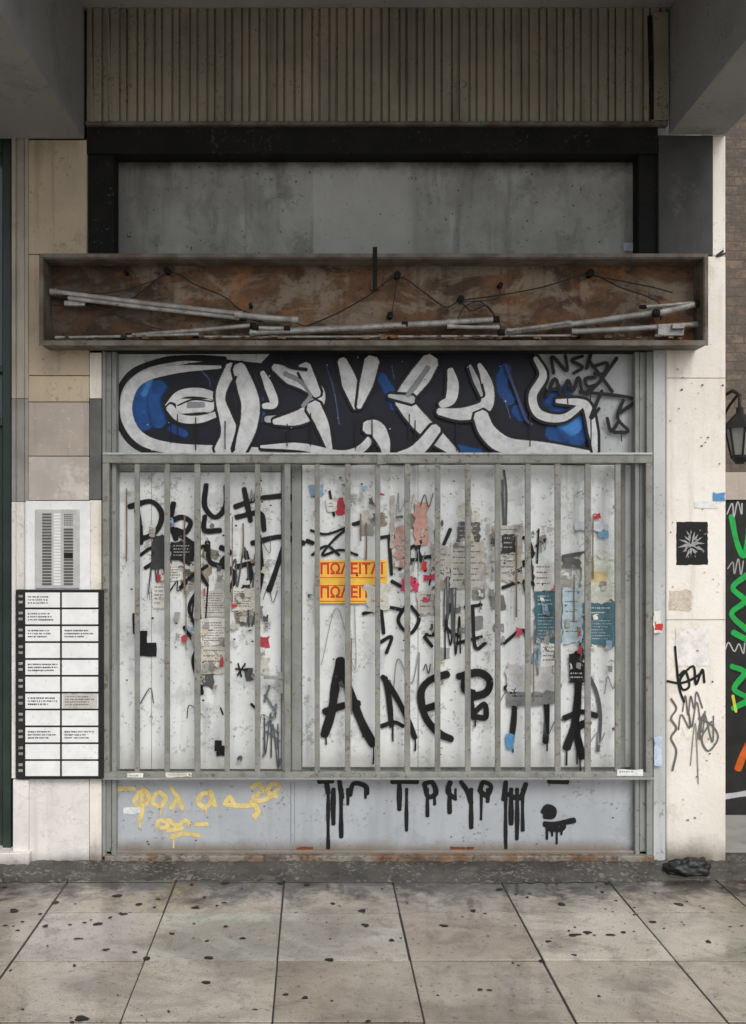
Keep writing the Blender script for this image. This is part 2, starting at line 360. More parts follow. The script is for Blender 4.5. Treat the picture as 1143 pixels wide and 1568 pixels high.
for j,(px,py) in enumerate(spots):
    x,y=G(px,py); r=R.uniform(.014,.026) if j<38 else R.uniform(.004,.013); n=len(V); m=12
    ax=R.uniform(.6,1.3); k2=R.uniform(.05,.3); k3=R.uniform(.0,.22)
    for h,rr in ((.0016,1.0),(.0030,.78)):
        for i in range(m):
            a=6.283*i/m; q=r*rr*(1+k2*math.sin(2*a+j)+k3*math.sin(3*a+2*j))
            V.append((x+q*ax*math.cos(a),y+q*math.sin(a)*.8,h))
    for i in range(m): Fc.append((n+i,n+(i+1)%m,n+m+(i+1)%m,n+m+i))
    Fc.append(tuple(range(n+m,n+2*m)))
mkobj('gum_spots',V,Fc,M['gum'],pav)
me=bpy.data.meshes.new('black_rag'); bm=bmesh.new(); bmesh.ops.create_icosphere(bm,subdivisions=5,radius=1)
from mathutils import noise as mn
for v in bm.verts:
    k=1+.35*mn.noise(v.co*1.8)+.10*mn.noise(v.co*5)
    fold=.10*math.sin(v.co.x*9+3*mn.noise(v.co*2))
    v.co=Vector((v.co.x*.115*k,v.co.y*.055*k,max(v.co.z,-.2)*(.055+.012*fold*5)*k+.022))
bm.to_mesh(me); bm.free(); me.materials.append(M['rag']); rag=bpy.data.objects.new('black_rag',me); sc.collection.objects.link(rag)
for p in me.polygons:p.use_smooth=True
x,y=G(1055,1340); rag.location=(x,y,.008)

# ================================================================ BUILDING
bld=empty('arcade_building')
ZC=P(0,15).z
wbox('back_wall',-7,1.93,.32,.6,0,ZC-.004,M['concrete'],bld)
wbox('upper_storeys',-7,1.94,-2.0,6,ZC,10,M['concrete'],bld)
bl=P(130,213)
wbox('beam_left',P(-30,0).x,bl.x,-2.0,.0,bl.z,ZC-.003,M['concrete'],bld,.006)
br0=P(1024,207);br1=P(1111,207)
wbox('beam_right',br0.x,br1.x,-2.001,.0,br0.z,ZC-.003,M['concrete'],bld,.006)
wbox('beam_far',-7,P(-350,0).x,-2.0,.0,bl.z,ZC-.003,M['concrete'],bld,.006)
pbox('wall_over_door',-700,20,128,186,.01,.3,M['concrete'],bld)
lp=empty('stone_pilaster')
for (n_,y0,y1,m) in (('block_1',214,389,'beige'),('block_2',390,574.5,'beige'),('block_3',575.5,615,'beige'),('block_4',616,698,'beige2'),('block_5',699,766,'beige3'),('block_6',767,1192,'beige3'),('base',1193,1322,'marble')):
    pbox(n_,43.5,y0,(133 if y1<395 else 136.5),y1,0,.3,M[m],lp,.003)
for y0,y1,m in ((205,610,'trim'),(610.6,768,'trimg'),(768.6,1192,'marble')):
    multibox('edge_trim',[(18,y0,24,y1,-.012,.2),(24.5,y0,38,y1,.006,.2),(38.3,y0,43.2,y1,-.010,.2)],M[m],lp,.002)
pbox('edge_trim_base',20,1194,44,1328,-.02,.1,M['marble'],lp,.003)
pbox('jamb_strip_top',137.5,540,155.5,610,.004,.2,M['plaster'],lp,.002)
pbox('jamb_strip_mid',137.5,611,155.5,765,.004,.2,M['trimdark'],lp,.002)
pbox('jamb_strip_low',137.5,766,155.5,1323,.004,.2,M['plaster'],lp,.002)
gd=empty('green_entrance_door')
multibox('frame',[(4,206,17,1305,.03,.2),(-170,206,-155,1305,.03,.2),(-155,206,4,232,.032,.2),(-155,560,4,570,.032,.2),(-155,640,4,652,.032,.2)],M['green'],gd,.004)
pbox('panel',-155,652,4,1305,.07,.12,M['green'],gd)
pbox('glass_top',-155,232,4,560,.08,.1,M['glass'],gd)
pbox('glass_mid',-155,570,4,640,.08,.1,M['glass'],gd)
pbox('lintel',-170,187,17,205,.0,.2,M['beige'],gd,.003)
pbox('door_step',-180,1306,44,1326,-.05,.2,M['marble'],gd,.006)
pbox('left_wall',-700,187,-171,1326,.0,.3,M['beige'],bld)
rp=empty('plaster_pilaster')
a=P(1020.5,0);b=P(1112,0)
wbox('shaft',a.x,b.x,0,.85,0,P(0,392).z,M['plaster'],rp,.008)
wbox('shaft_top',P(1078,0).x,b.x-.0006,.0,.85,P(0,391.7).z,br0.z-.001,M['plaster'],rp,.008)
wbox('dark_cladding',P(1008.5,0).x,P(1092,0).x,-.004,.3,P(0,391.7).z,br0.z-.001,M['darkgrey'],rp,.004)
pbox('jamb_strip',1001,535,1019.5,1318,.008,.2,M['header'],rp,.002)
pbox('stone_joint',1021,948,1111.3,949.6,-.0012,.02,M['beige2'],rp)
pbox('stone_joint_top',1021,578,1111.3,579.5,-.0012,.02,M['beige2'],rp)
pp_=Paint(0)
pp_.torn(1036,799,1084,865,K,1)
st_=[]
for i in range(30):
    an=6.283*i/30; rr=(R.uniform(17,31) if i%2==0 else R.uniform(9,16)); st_.append((1060+rr*.74*math.cos(an),832+rr*math.sin(an)))
pp_.poly(st_,S(165,165,162))
for q in ([(1050,826),(1056,830)],[(1063,829),(1070,824)],[(1052,842),(1060,838),(1070,844)],[(1060,818),(1058,832)],[(1048,815),(1054,820)],[(1066,850),(1060,846)],[(1072,834),(1066,836)]): pp_.stroke(q,2.4,K)
for _ in range(26):
    x=R.uniform(1040,1080); y=R.uniform(803,861); pp_.torn(x,y,x+R.uniform(1,4),y+R.uniform(1,4),R.choice([S(150,150,148),K]),1.5)
pp_.torn(1035,962,1085,1020,S(236,234,230),2,.9); pp_.torn(1025,905,1060,935,S(220,208,192),4,.5)
pp_.torn(1064,768,1100,778,S(235,235,235),1)
pp_.torn(1092,754,1111,767,S(90,150,200),3)
pp_.stroke([(1034,990),(1040,1050),(1048,1075)],3.5,K)
pp_.stroke([(1022,1043),(1042,1046),(1060,1040),(1075,1030)],3.5,K)
pp_.stroke([(1040,1035),(1050,1028),(1056,1050),(1046,1056),(1042,1040),(1062,1020),(1066,1048),(1076,1025),(1079,1045)],3.5,K)
G_=S(110,110,108)
pp_.stroke([(1028,1070),(1036,1085),(1028,1100),(1036,1115),(1028,1130),(1036,1150),(1030,1180)],3,G_)
for (x0,y0,x1,y1,n_) in ((1042,1060,1075,1090,7),(1040,1085,1080,1120,8),(1060,1100,1100,1130,6)):
    pp_.scrib(x0,y0,x1,y1,n_,2.0,G_)
pp_.stroke([(1070,1100),(1090,1110),(1100,1130),(1085,1150),(1075,1130),(1090,1105)],2.6,G_)
pp_.scrib(1050,1110,1070,1190,3,1.5,S(150,145,140))
pp_.stroke([(1111,388),(1098,392),(1108,384)],3,K)
for _ in range(50):
    x=R.uniform(1024,1108); y=R.uniform(400,1300); r=R.uniform(.6,2.2); pp_.torn(x,y,x+r*1.5,y+r,R.choice([S(120,100,80),S(80,70,60),K]),1,.8)
pp_.build('tags_and_posters',M['spray'],rp)

# ================================================================ SHOP FRONT
sf=empty('closed_shop_front')
multibox('black_recess_frame',[(132.5,191,1008,235,.0,.3),(135,235.5,175,520,.02,.3),(978,235.5,1008,391,.02,.3)],M['dark'],sf,.004)
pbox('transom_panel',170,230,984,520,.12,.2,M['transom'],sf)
q=Paint(.12)
for i in range(46):
    x=178+i*17.4; q.torn(x,231,x+R.uniform(8,18),236+R.uniform(0,6),K,3)
q.torn(955,372,974,384,S(190,200,210),3,.7)
for _ in range(30):
    x=R.uniform(185,965); y=R.uniform(245,380); r=R.uniform(.6,2.0); q.torn(x,y,x+r,y+r,K,1)
q.build('transom_flecks',M['spray'],sf)
V=[];Fc=[]
px=135.0; prof=[]
i=0
while px<1022:
    wd=15.5 if i%2 else 11.0; wd+=R.uniform(-.5,.5); dy=R.uniform(-.0025,.0025)
    prof+= [(px,-.022+dy),(px+wd-3.6,-.022+dy+R.uniform(-.001,.001)),(px+wd-2.8,-.005),(px+wd-.6,-.005)]
    px+=wd; i+=1
z0=P(0,190,-.02).z; z1=ZC-.002
for (q,y) in prof:
    xx=(q-CX)/300.0; V+=[(xx,y,z0),(xx+R.uniform(-.001,.001),y,z1)]
for i in range(len(prof)-1): Fc.append((2*i,2*i+2,2*i+3,2*i+1))
mkobj('ribbed_fascia_sheet',V,Fc,M['rib'],sf)
pbox('fascia_lip',131,185,1024,191,-.028,.02,M['boxedge'],sf,.003)
pbox('fascia_back',131,17,1024,184,-.004,.02,M['dark'],sf)
for (xa,ya,xb,yb,w_) in ((992,24,996,182,7),(163,18,168,184,4),(135,18,139,186,5)):
    p0=P(xa,ya,-.03);p1=P(xb,yb,-.03);w=w_/300
    mkobj('loose_slat',[p0,p0+Vector((w,0,0)),p1+Vector((w,0,0)),p1]+[v+Vector((0,.006,0)) for v in (p0,p0+Vector((w,0,0)),p1+Vector((w,0,0)),p1)],BF,M['dark' if w_==7 else 'rib'],sf)
pbox('fascia_end_strip',1002,18,1024,183,-.034,-.023,M['rib'],sf,.003)
pbox('header_panel',172,520,980,700,.08,.16,M['header'],sf)
multibox('frame_posts',[(157,534,162,1312,.012,.2),(162.5,534,171,1312,.030,.2),(171.5,534,178,1312,.018,.2),(973,534,979,1312,.018,.2),(979.5,534,990,1312,.030,.2),(990.5,534,1000,1312,.012,.2)],M['post'],sf,.002)
pbox('underside_trim',158,531,1000,538,.0,.15,M['dark'],sf)
pbox('fixed_surround',178,705,975,1200,.125,.2,M['post'],sf)
pbox('left_leaf',183,723,431,1178,.10,.124,M['door'],sf,.003)
pbox('right_leaf',463,712,973,1175,.10,.124,M['door'],sf,.003)
multibox('leaf_frames',[(431.5,712,437,1180,.088,.124),(437.5,712,447,1180,.105,.124),(447.5,712,462,1180,.092,.124),(179,712,431,722,.092,.124),(176,712,182.5,1180,.09,.124)],M['post'],sf,.0015)
multibox('panel_seams',[(232,723,232.8,1178,.0985,.1),(640,712,641,1175,.0985,.1),(806,712,807,1175,.0985,.1),(950,712,958,1175,.094,.1)],M['post'],sf)
pbox('kick_panel',176,1190,975,1306,.06,.2,M['kick'],sf)
multibox('kick_seams',[(445,1198,446.5,1306,.0585,.06),(451,1198,452,1306,.0587,.06)],M['post'],sf)
pbox('bottom_rail',163,1303,990,1311,.03,.2,M['kick'],sf,.003)
pbox('sill',160,1311,1003,1326,-.01,.2,M['sill'],sf,.006)

# ---- header graffiti
g=Paint(.08)
SV=S(185,189,192); SV2=S(216,218,220); NV=(.009,.011,.022,1); BL=(.010,.075,.27,1); BL2=(.05,.24,.62,1); SH=S(140,145,152)
g.stroke([(345,550),(270,549),(210,566),(182,600),(182,646),(210,684),(262,698),(340,700)],9,K,feather=.2)
g.poly([(198,600),(222,570),(290,556),(345,550),(400,556),(415,540),(520,540),(640,539),(730,540),(818,542),(838,596),(845,625),(895,613),(908,694),(700,698),(400,698),(260,694),(213,670),(196,630)],NV)
for pts,w in (([(226,588),(214,615),(222,650)],30),([(246,588),(236,612),(244,650)],18),([(262,655),(285,665)],10),([(582,575),(598,600),(608,625)],14),([(605,612),(622,635),(636,655)],14),([(776,562),(768,590),(782,615)],16),([(735,562),(738,590)],10),([(852,605),(875,640),(880,668)],38),([(845,660),(890,668)],30),([(700,688),(735,694)],12),([(335,585),(336,600)],9),([(400,610),(403,645)],7),([(790,625),(802,640)],14)):
    g.stroke(pts,w,BL,feather=1.0)
g.stroke([(862,642),(882,655)],26,BL2,feather=.8); g.stroke([(230,582),(220,605)],12,BL2,.6,feather=.9)
for pts in ([(300,560),(320,580),(322,596)],[(500,560),(512,600),(520,650)],[(600,560),(604,580)],[(770,600),(782,640)]): g.stroke(pts,3,S(80,90,130),.5,feather=.8)
g.stroke([(338,562),(268,566),(215,580),(195,612),(198,648),(222,675),(270,687),(350,690),(430,692)],14,SV2,feather=.12,vary=0,prof=[.3,.8,1.2,1.3,1.2,1.1,1,.7])
O=g.outl
# eye loop
O([(258,624),(276,604),(308,601),(338,612),(352,632)],12,SV2,[1,1,1.1,.9,.8])
O([(260,624),(276,640),(306,642),(338,632)],12,SV2,[1,1,.9,.6])
g.stroke([(276,622),(322,621)],20,SV2,feather=.2); g.stroke([(284,620),(312,620)],8,SH,feather=.3); g.stroke([(272,621),(296,612),(326,615)],2.2,K)
# split A shape
O([(356,562),(342,590),(338,612),(346,640),(352,666),(344,692)],26,SV2,[.7,.6,.5,.7,1,1.2])
O([(366,562),(376,590),(384,620),(380,655),(366,692)],26,SV2,[.7,1,1.05,.95,.7])
g.stroke([(362,576),(354,604),(364,640),(358,690)],3.5,K,feather=.2)
# L and block
O([(402,570),(412,592),(420,618),(404,622)],13,SV2,[.5,1,1,.6],4)
O([(408,642),(442,641)],13,SV,[.7,1],3.5)
# big Z
O([(420,562),(444,574),(470,586),(488,604),(480,626),(456,640),(420,646)],24,SV2,[.4,1.1,1,.8,1,.8,.3])
O([(466,562),(474,580),(486,604)],20,SV2,[1,.9,.6])
g.stroke([(436,572),(460,584),(476,604),(464,622)],6,SH,.8,feather=.6)
O([(480,622),(494,650),(506,690)],22,SV2,[1,.8,.3])
O([(400,684),(460,684),(520,696),(552,688),(576,662)],13,SV2,[.3,.8,.9,1,.8])
# V spikes
O([(524,552),(534,580),(546,624)],22,SV2,[.6,1.1,.4])
O([(570,552),(562,585),(550,624)],20,SV2,[1.1,1,.3])
O([(562,654),(576,656),(588,676),(592,698)],22,SV2,[.9,1.1,.8,.4])
# X
O([(660,552),(644,576),(622,604),(616,618)],28,SV2,[.9,1.1,1,.8])
O([(616,612),(636,638),(662,664),(698,694)],26,SV2,[.9,1,.9,.4])
O([(596,606),(632,612)],12,SV,[.4,1])
O([(606,698),(640,688),(668,656)],18,SV2,[.4,1.1,.9])
g.stroke([(656,562),(638,588),(624,606)],7,SH,.8,feather=.6)
# U / 4
O([(690,566),(694,590),(690,612),(676,620)],17,SV2,[.5,1,1,.6])
O([(672,630),(708,634),(742,624),(748,598),(742,575),(734,558)],19,SV2,[.5,.9,1.1,1,.8,.3])
O([(720,560),(730,584),(738,606)],9,SV,[.5,1,.4])
O([(736,636),(748,662),(776,682),(830,686),(904,695)],22,SV2,[1,1.2,.9,.7,.4])
# right frame
O([(820,548),(832,575),(816,606),(826,634),(862,640),(892,620)],12,SV2,[.5,1,1,1.1,.9,.6])
O([(852,614),(886,616),(900,624),(908,660),(912,692)],13,SV2,[.4,.8,1,1,.5])
g.stroke([(775,560),(790,600),(805,640),(815,650)],4,S(70,75,110))
for x in (262,272,300,345,440,476,545,570,627,636,700,812,905): g.drip(x,640+R.uniform(-10,10),668+R.uniform(0,25),1.6,K)
tg=[[(848,572),(846,546),(868,568),(866,544)],[(893,545),(876,552),(892,562),(878,572)],[(905,542),(898,565)],
 [(838,606),(850,580),(860,606)],[(842,596),(858,596)],[(864,604),(870,582),(878,598),(886,578),(892,602)],[(912,578),(897,580),(900,592),(912,590),(898,604)],
 [(902,552),(925,582),(938,600)],[(945,548),(918,585),(900,600)],[(888,600),(930,604),(972,612),(950,632)],[(922,598),(905,640),(918,625)],[(955,612),(946,640),(962,660),(940,662)],[(912,560),(930,556),(925,572),(910,572)],[(930,640),(936,660),(948,645)]]
for q in tg: g.stroke(q,5.2,K,feather=.2)
for x,y0 in ((850,606),(870,604),(905,600),(952,660)): g.drip(x,y0,y0+R.uniform(8,22),1.5,K)
g.stroke([(425,538),(440,560),(470,566)],5,K); g.stroke([(520,538),(535,545),(560,540)],5,K)
for _ in range(50):
    x=R.uniform(185,965); y=R.uniform(545,690); r=R.uniform(.5,2); g.torn(x,y,x+r,y+r,R.choice([K,SV2]),.6)
g.build('header_graffiti',M['spray'],sf)

# ---- door posters (paper)
p=Paint(.10)
CR=[S(222,220,210),S(206,205,196),S(232,230,224),S(192,193,188),S(214,204,188)]
def note(x0,y0,x1,y1,col=None,n=None,tc=(.12,.12,.12),j=3):
    p.torn(x0,y0,x1,y1,col or R.choice(CR),j,1,R.uniform(-.05,.05))
    n=n if n is not None else int((y1-y0)/4.5)
    if n>0: p.lines(x0+4,y0+5,x1-4,y1-4,n,tc)
def residue(n,zones,smin,smax):
    for _ in range(n):
        zx0,zx1,zy0,zy1=R.choice(zones); x=R.uniform(zx0,zx1); y=R.uniform(zy0,zy1)
        w=R.uniform(smin,smax);h=R.uniform(smin,smax*1.2)
        c=R.choice(CR+[S(90,90,92),S(140,140,138),S(165,165,161),S(175,173,165),S(155,145,132),S(150,180,205) if R.random()<.5 else S(120,118,114),S(195,75,90) if R.random()<.4 else S(160,160,155)])
        p.torn(x,y,x+w,y+h,c,4,R.uniform(.55,.95),R.uniform(-.25,.25))
        if R.random()<.25 and w>8: p.lines(x+2,y+2,x+w-2,y+h-1,max(1,int(h/4)))
ZL=[(225,410,790,900),(255,405,860,985),(300,400,900,1040)]
ZR=[(590,830,770,920),(600,780,800,905),(470,600,740,800),(640,780,900,1000)]
ZB=[(820,945,840,1040),(820,940,860,1000)]
residue(60,ZL+ZR+ZB,10,24)
note(308,903,352,945); note(306,948,350,988); note(308,990,352,1032,S(214,210,196),4)
note(232,822,254,872,S(70,72,74),0,j=6); note(233,893,255,932,S(226,224,222),5); note(262,830,298,858,S(45,45,47),4,(.5,.5,.5),4)
note(355,900,392,935); note(500,765,516,783,S(225,225,222),2)
note(598,758,604,840,S(190,185,175),0); note(636,768,655,835,S(205,160,150),0,j=6); note(605,805,625,870,S(208,170,160),0,j=6)
note(700,800,735,850,S(100,99,97),6,(.5,.5,.5),6); note(722,778,736,800,S(222,218,210),1); note(690,830,745,900,S(190,188,182),7,j=6)
note(660,835,690,885,S(180,178,172),5,j=6); note(615,885,640,905,S(205,70,100),0,j=5); note(648,880,668,888,S(195,60,90),0); note(645,860,655,872,S(210,60,60),0)
note(755,805,800,890,S(196,194,188),8,j=6); note(768,818,790,848,S(65,65,66),3,(.5,.5,.5),5)
note(818,862,850,905,S(218,216,212),4); note(820,906,856,985,S(78,112,124),0,j=4)
p.lines(824,912,850,930,3,(.55,.62,.64),.5,.8); p.lines(824,940,852,980,8,(.45,.52,.55),.3,.7)
note(862,855,900,870,S(110,110,108),2); note(862,900,893,985,S(182,202,212),5,j=4); note(893,922,943,988,S(86,120,132),0,j=4)
p.lines(897,930,938,944,2,(.6,.66,.68),.5,.8); p.lines(897,950,938,982,7,(.5,.56,.6),.3,.7)
note(820,986,856,1012,S(125,162,184),0,j=4)
note(890,850,945,922,S(212,218,206),0,j=8); note(905,876,930,892,S(218,200,150),0,j=5); note(916,812,932,824,S(120,170,205),0,j=3); note(880,800,930,812,S(205,216,224),0,j=4); note(910,785,921,795,S(190,60,60),0)
note(815,1000,835,1030,S(150,190,215),0,j=5); note(776,1018,852,1060,S(200,202,202),0,j=4); note(776,1060,852,1080,S(132,134,134),0)
p.lines(784,1065,846,1075,1,(.02,.02,.02),.8,.8)
note(872,1000,896,1045,S(40,40,42),0,j=2); p.lines(874,1030,894,1042,2,(.6,.6,.6),.6,.8)
note(828,985,862,1020,S(230,230,226),4); note(640,905,668,940,S(196,194,188),3,j=5); note(790,962,800,974,S(210,90,110),0)
note(560,895,596,935,S(216,215,208),0,j=6); note(775,1125,788,1145,S(90,150,200),0,j=5); note(240,878,250,890,S(200,60,60),0); note(355,925,362,932,S(200,70,70),0)
residue(150,ZL+ZR+ZB,3,12)
residue(40,[(190,430,730,1170),(470,960,730,1170)],2,7)
p.build('torn_posters',M['paper'],sf)

# ---- door graffiti
g=Paint(.0945)
def st(w,*L,col=K,a=1.0,f=.25):
    for q in L: g.stroke(list(q),w,col,a,f)
GR=S(85,87,91); LG=S(150,153,154)
st(7.5,[(208,772),(214,800),(216,832)],[(198,776),(232,768),(248,788),(238,815),(210,828)],
 [(266,770),(262,800),(270,826)],[(258,800),(278,792),(292,800),(284,815),(268,812),(302,838)],
 [(316,742),(314,775),(330,792),(346,775),(346,744)],[(314,790),(314,812),(338,812)],[(360,776),(398,762)],[(374,748),(384,798)],[(362,792),(398,786),(405,812)],
 [(402,762),(440,760),(456,772),(452,800),(434,808)],[(386,832),(430,822),(466,832)],[(434,768),(438,820),(424,870),(412,905)],
 [(318,830),(322,860),(345,868)],[(338,838),(352,846),(340,862),(360,880),(350,905),(332,918),(320,940)],
 [(376,845),(384,880),(372,905)],[(362,868),(400,858)])
st(5,[(215,850),(235,838),(262,842)],[(222,870),(245,858),(256,880)],[(276,856),(300,870),(318,896)],[(318,866),(292,884),(276,900)],
 [(295,850),(312,836),(318,850)],[(305,900),(290,930),(300,960)],[(282,960),(300,990),(296,1015),(310,1060)],[(398,820),(402,880),(395,912)])
for (a0,b0,c0,d0,n_) in ((225,845,262,900,5),(345,850,395,900,6),(285,905,325,955,4),(362,905,402,955,4)):
    g.scrib(a0,b0,c0,d0,n_,2.4,R.choice([K,GR]))
g.torn(214,966,226,1004,K,1); g.torn(214,984,240,1005,K,1); g.torn(329,1134,340,1150,K,1); g.torn(332,1142,346,1158,K,2)
st(7,[(306,1040),(309,1062)]); st(4,[(385,1078),(392,1085)],[(205,940),(206,970)])
st(2.5,[(365,1016),(370,1036)],[(376,1016),(364,1034)],[(361,1024),(379,1026)],[(338,1084),(342,1094)])
st(3.6,[(476,812),(500,818),(532,808),(512,826),(494,850),(522,842),(548,850)],[(478,850),(500,836),(520,850)],[(505,752),(512,790)])
st(6,[(541,803),(552,800)],[(470,828),(480,832)])
st(5,[(578,824),(606,820),(620,824)],[(596,822),(600,880)],[(612,872),(634,836),(652,874)],[(620,858),(648,856)],[(652,810),(640,850),(664,852)],[(668,812),(672,872),(660,880)],
 [(690,810),(676,850),(692,876),(706,850)],[(706,818),(718,812),(726,824),(712,838)],[(724,838),(738,860),(726,880)],[(600,890),(622,900),(636,886)],
 [(788,816),(772,824),(774,850)],[(786,830),(806,824),(816,850),(800,862)],[(772,866),(792,858),(796,890)],[(800,868),(818,846)],[(822,836),(836,826)],[(770,900),(800,890),(824,896)],[(826,880),(834,920),(828,935)])
st(5,[(556,940),(590,930),(616,934)],[(584,930),(588,970)],[(624,925),(610,950),(628,970),(642,948),(630,928)],[(650,930),(668,928),(668,968),(652,972)],[(690,925),(684,960),(704,975)],[(712,930),(738,926)],[(724,928),(728,990),(744,985)],
 [(580,985),(600,975),(592,1000)],[(772,985),(800,965),(812,985)],[(650,975),(662,990)],[(700,985),(738,975)])
g.scrib(680,870,700,985,8,2,GR,.8); g.scrib(676,950,710,1000,7,2.2,K,.8); g.scrib(655,850,690,900,6,2.2,K)
g.scrib(700,830,745,900,6,2.2,GR); g.scrib(780,830,830,900,6,2.4,K)
g.scrib(600,1000,650,1060,5,1.6,LG); g.scrib(470,930,560,1010,4,1.2,LG,.6)
st(3,[(772,720),(776,760),(773,860)],[(770,735),(772,820)],col=GR)
st(5,[(862,852),(898,846)],[(862,856),(870,858)],col=GR)
st(12.5,[(521,1010),(514,1050),(508,1090),(497,1126)],[(521,1010),(536,1060),(556,1110),(572,1140)]); st(10,[(497,1090),(528,1080),(550,1077)])
st(8,[(586,1036),(604,1062),(622,1096),(636,1130)],[(590,1038),(596,1070),(600,1112)]); st(6,[(584,1112),(604,1106),(618,1112)])
st(10.5,[(686,1032),(658,1042),(645,1062),(652,1098),(672,1122),(692,1132)],[(648,1086),(670,1080)])
st(11,[(712,1042),(712,1056),(726,1062)],[(702,1036),(734,1030),(750,1042),(745,1060),(722,1068)]); st(8,[(726,1092),(742,1078),(744,1098),(730,1098)],[(720,1064),(726,1100)])
st(8,[(774,1054),(806,1046),(858,1050)],[(786,1052),(788,1090),(784,1132)],[(836,1052),(838,1100),(836,1137)])
st(11,[(884,1000),(886,1040),(882,1100),(868,1146)],[(902,1105),(884,1118),(892,1160)]); st(8,[(864,1100),(890,1090),(914,1096)])
st(5,[(900,1030),(914,1060),(920,1100),(916,1150)],col=GR)
st(3,[(874,1020),(884,1008),(896,1022),(876,1026)],col=LG)
for x,y0,y1 in ((500,1120,1140),(556,1110,1128),(572,1138,1170),(648,1062,1090),(786,1128,1152),(838,1132,1150),(868,1140,1172),(728,1098,1112),(889,1158,1180),(602,1110,1135),(672,1122,1150),(884,1060,1170),(636,1130,1150)): g.drip(x,y0,y1,2.2,K)
for i in range(9): st(5,[(398+R.uniform(0,34),1050+i*14),(402+R.uniform(0,30),1075+i*12)],col=S(95,105,108),a=.5,f=.9)
g.scrib(400,1085,430,1170,8,1.8,GR,.8)
for _ in range(22):
    x=R.choice([R.uniform(190,430),R.uniform(470,965)]); y=R.uniform(730,1165)
    g.scrib(x,y,x+R.uniform(10,34),y+R.uniform(8,26),R.randint(3,6),R.uniform(1.2,2.2),R.choice([K,GR,LG,LG]),R.uniform(.5,.9))
for _ in range(120):
    x=R.choice([R.uniform(190,430),R.uniform(470,965)]); y=R.uniform(725,1170); r=R.uniform(.8,2.6)
    g.torn(x,y,x+r*1.3,y+r,R.choice([K,GR,S(70,50,40)]),1)
for _ in range(20):
    x=R.uniform(190,960); y=R.uniform(725,1000); g.drip(x,y,y+R.uniform(40,150),R.uniform(1.2,2.6),S(130,112,95)) if not (430<x<465) else None
g.build('door_graffiti',M['spray'],sf)

# ---- kick panel graffiti
g=Paint(.06)
YE=S(226,204,138)
def yo(*L,w=9):
    for q in L: g.stroke(list(q),w,YE,1,.25)
yo([(174,1209),(190,1207),(206,1208)],[(212,1216),(206,1228),(218,1234),(228,1222),(222,1210),(212,1214)],[(218,1206),(218,1240),(214,1256)],
 [(240,1214),(234,1228),(246,1234),(254,1222),(244,1212)],[(262,1206),(272,1220),(280,1238)],[(272,1222),(262,1238)],w=7)
yo([(322,1214),(310,1216),(304,1228),(314,1236),(324,1226),(322,1210),(330,1234)],[(344,1232),(352,1220),(360,1234)],[(344,1232),(372,1234),(392,1232)],w=7)
yo([(386,1206),(396,1200),(402,1210),(388,1222),(400,1226),(416,1218),(428,1204),(418,1200),(410,1212),(424,1220)],w=7)
yo([(384,1228),(396,1240),(390,1250)],w=9)
yo([(256,1258),(244,1256),(242,1266),(256,1266),(258,1256),(272,1264),(284,1256),(292,1264)],[(300,1262),(318,1262)],[(256,1272),(280,1268)],[(262,1282),(282,1276),(306,1280)],w=6.5)
for x,y0,y1 in ((215,1250,1268),(246,1232,1250),(392,1240,1256),(266,1282,1298),(316,1234,1246)): g.drip(x,y0,y1,2.4,YE)
g.torn(190,1236,214,1246,S(225,228,230),3)
letters=[[(488,1197),(510,1196)],[(500,1196),(503,1215)],[(520,1196),(524,1222)],[(536,1218),(542,1200),(560,1204),(562,1216)],[(600,1197),(640,1197)],[(612,1196),(612,1225)],
 [(650,1200),(656,1220),(668,1214),(662,1198),(650,1200)],[(690,1197),(686,1212),(696,1222)],[(706,1197),(716,1212),(722,1230)],[(735,1212),(740,1198),(752,1204),(746,1218),(736,1212)],[(775,1197),(772,1225)],[(775,1215),(796,1222),(806,1200)],[(840,1197),(870,1197)]]
for q in letters: g.stroke(q,7,K)
for x,y1,w in ((503,1306,5),(511,1262,7),(523,1282,6),(533,1232,5),(560,1222,4),(612,1240,7),(623,1272,5),(655,1250,5),(666,1232,5),(689,1245,6),(698,1225,4),(722,1268,6),(737,1255,4),(747,1228,5),(775,1304,5),(783,1262,7),(792,1285,6),(801,1272,5)): 
    g.drip(x,1208,y1,w,K)
for q in ([(832,1244),(838,1236),(848,1240),(846,1250),(834,1250)],[(834,1262),(850,1262),(880,1256)],[(838,1268),(858,1270),(864,1264)],[(842,1262),(846,1272)],[(840,1244),(846,1246)]): g.stroke(q,8,K)
for x,y1 in ((838,1285),(846,1280),(853,1292),(860,1278)): g.drip(x,1262,y1,3.4,K)
for _ in range(50):
    x=R.uniform(185,965); y=R.uniform(1200,1300); r=R.uniform(.6,2); g.torn(x,y,x+r*1.4,y+r,R.choice([K,GR,S(90,60,40)]),.6)
for x in (455,460,690,702,715): g.torn(x,1297,x+R.uniform(8,20),1303,S(120,65,30),2,.8)
g.build('kick_panel_graffiti',M['spray'],sf)

# ================================================================ FOR SALE SIGN
fs=empty('for_sale_sign')
a=P(485,924,.086);b=P(593,858,.086)
wbox('card',a.x,b.x,.086,.0875,a.z,b.z,M['orange'],fs)
text('ΠΩΛΕΙΤΑΙ',539,872,.077,.0854,M['red'],fs,'headline',.93,.0022)
text('ΠΩΛΕΙΤΑΙ',539,908,.077,.0854,M['red'],fs,'headline_low',.93,.0022)
multibox('rules',[(488,861,590,862.2,.0852,.086),(488,884,590,885.2,.0852,.086),(488,896,590,897.2,.0852,.086),(488,920,590,921.2,.0852,.086)],M['red'],fs)

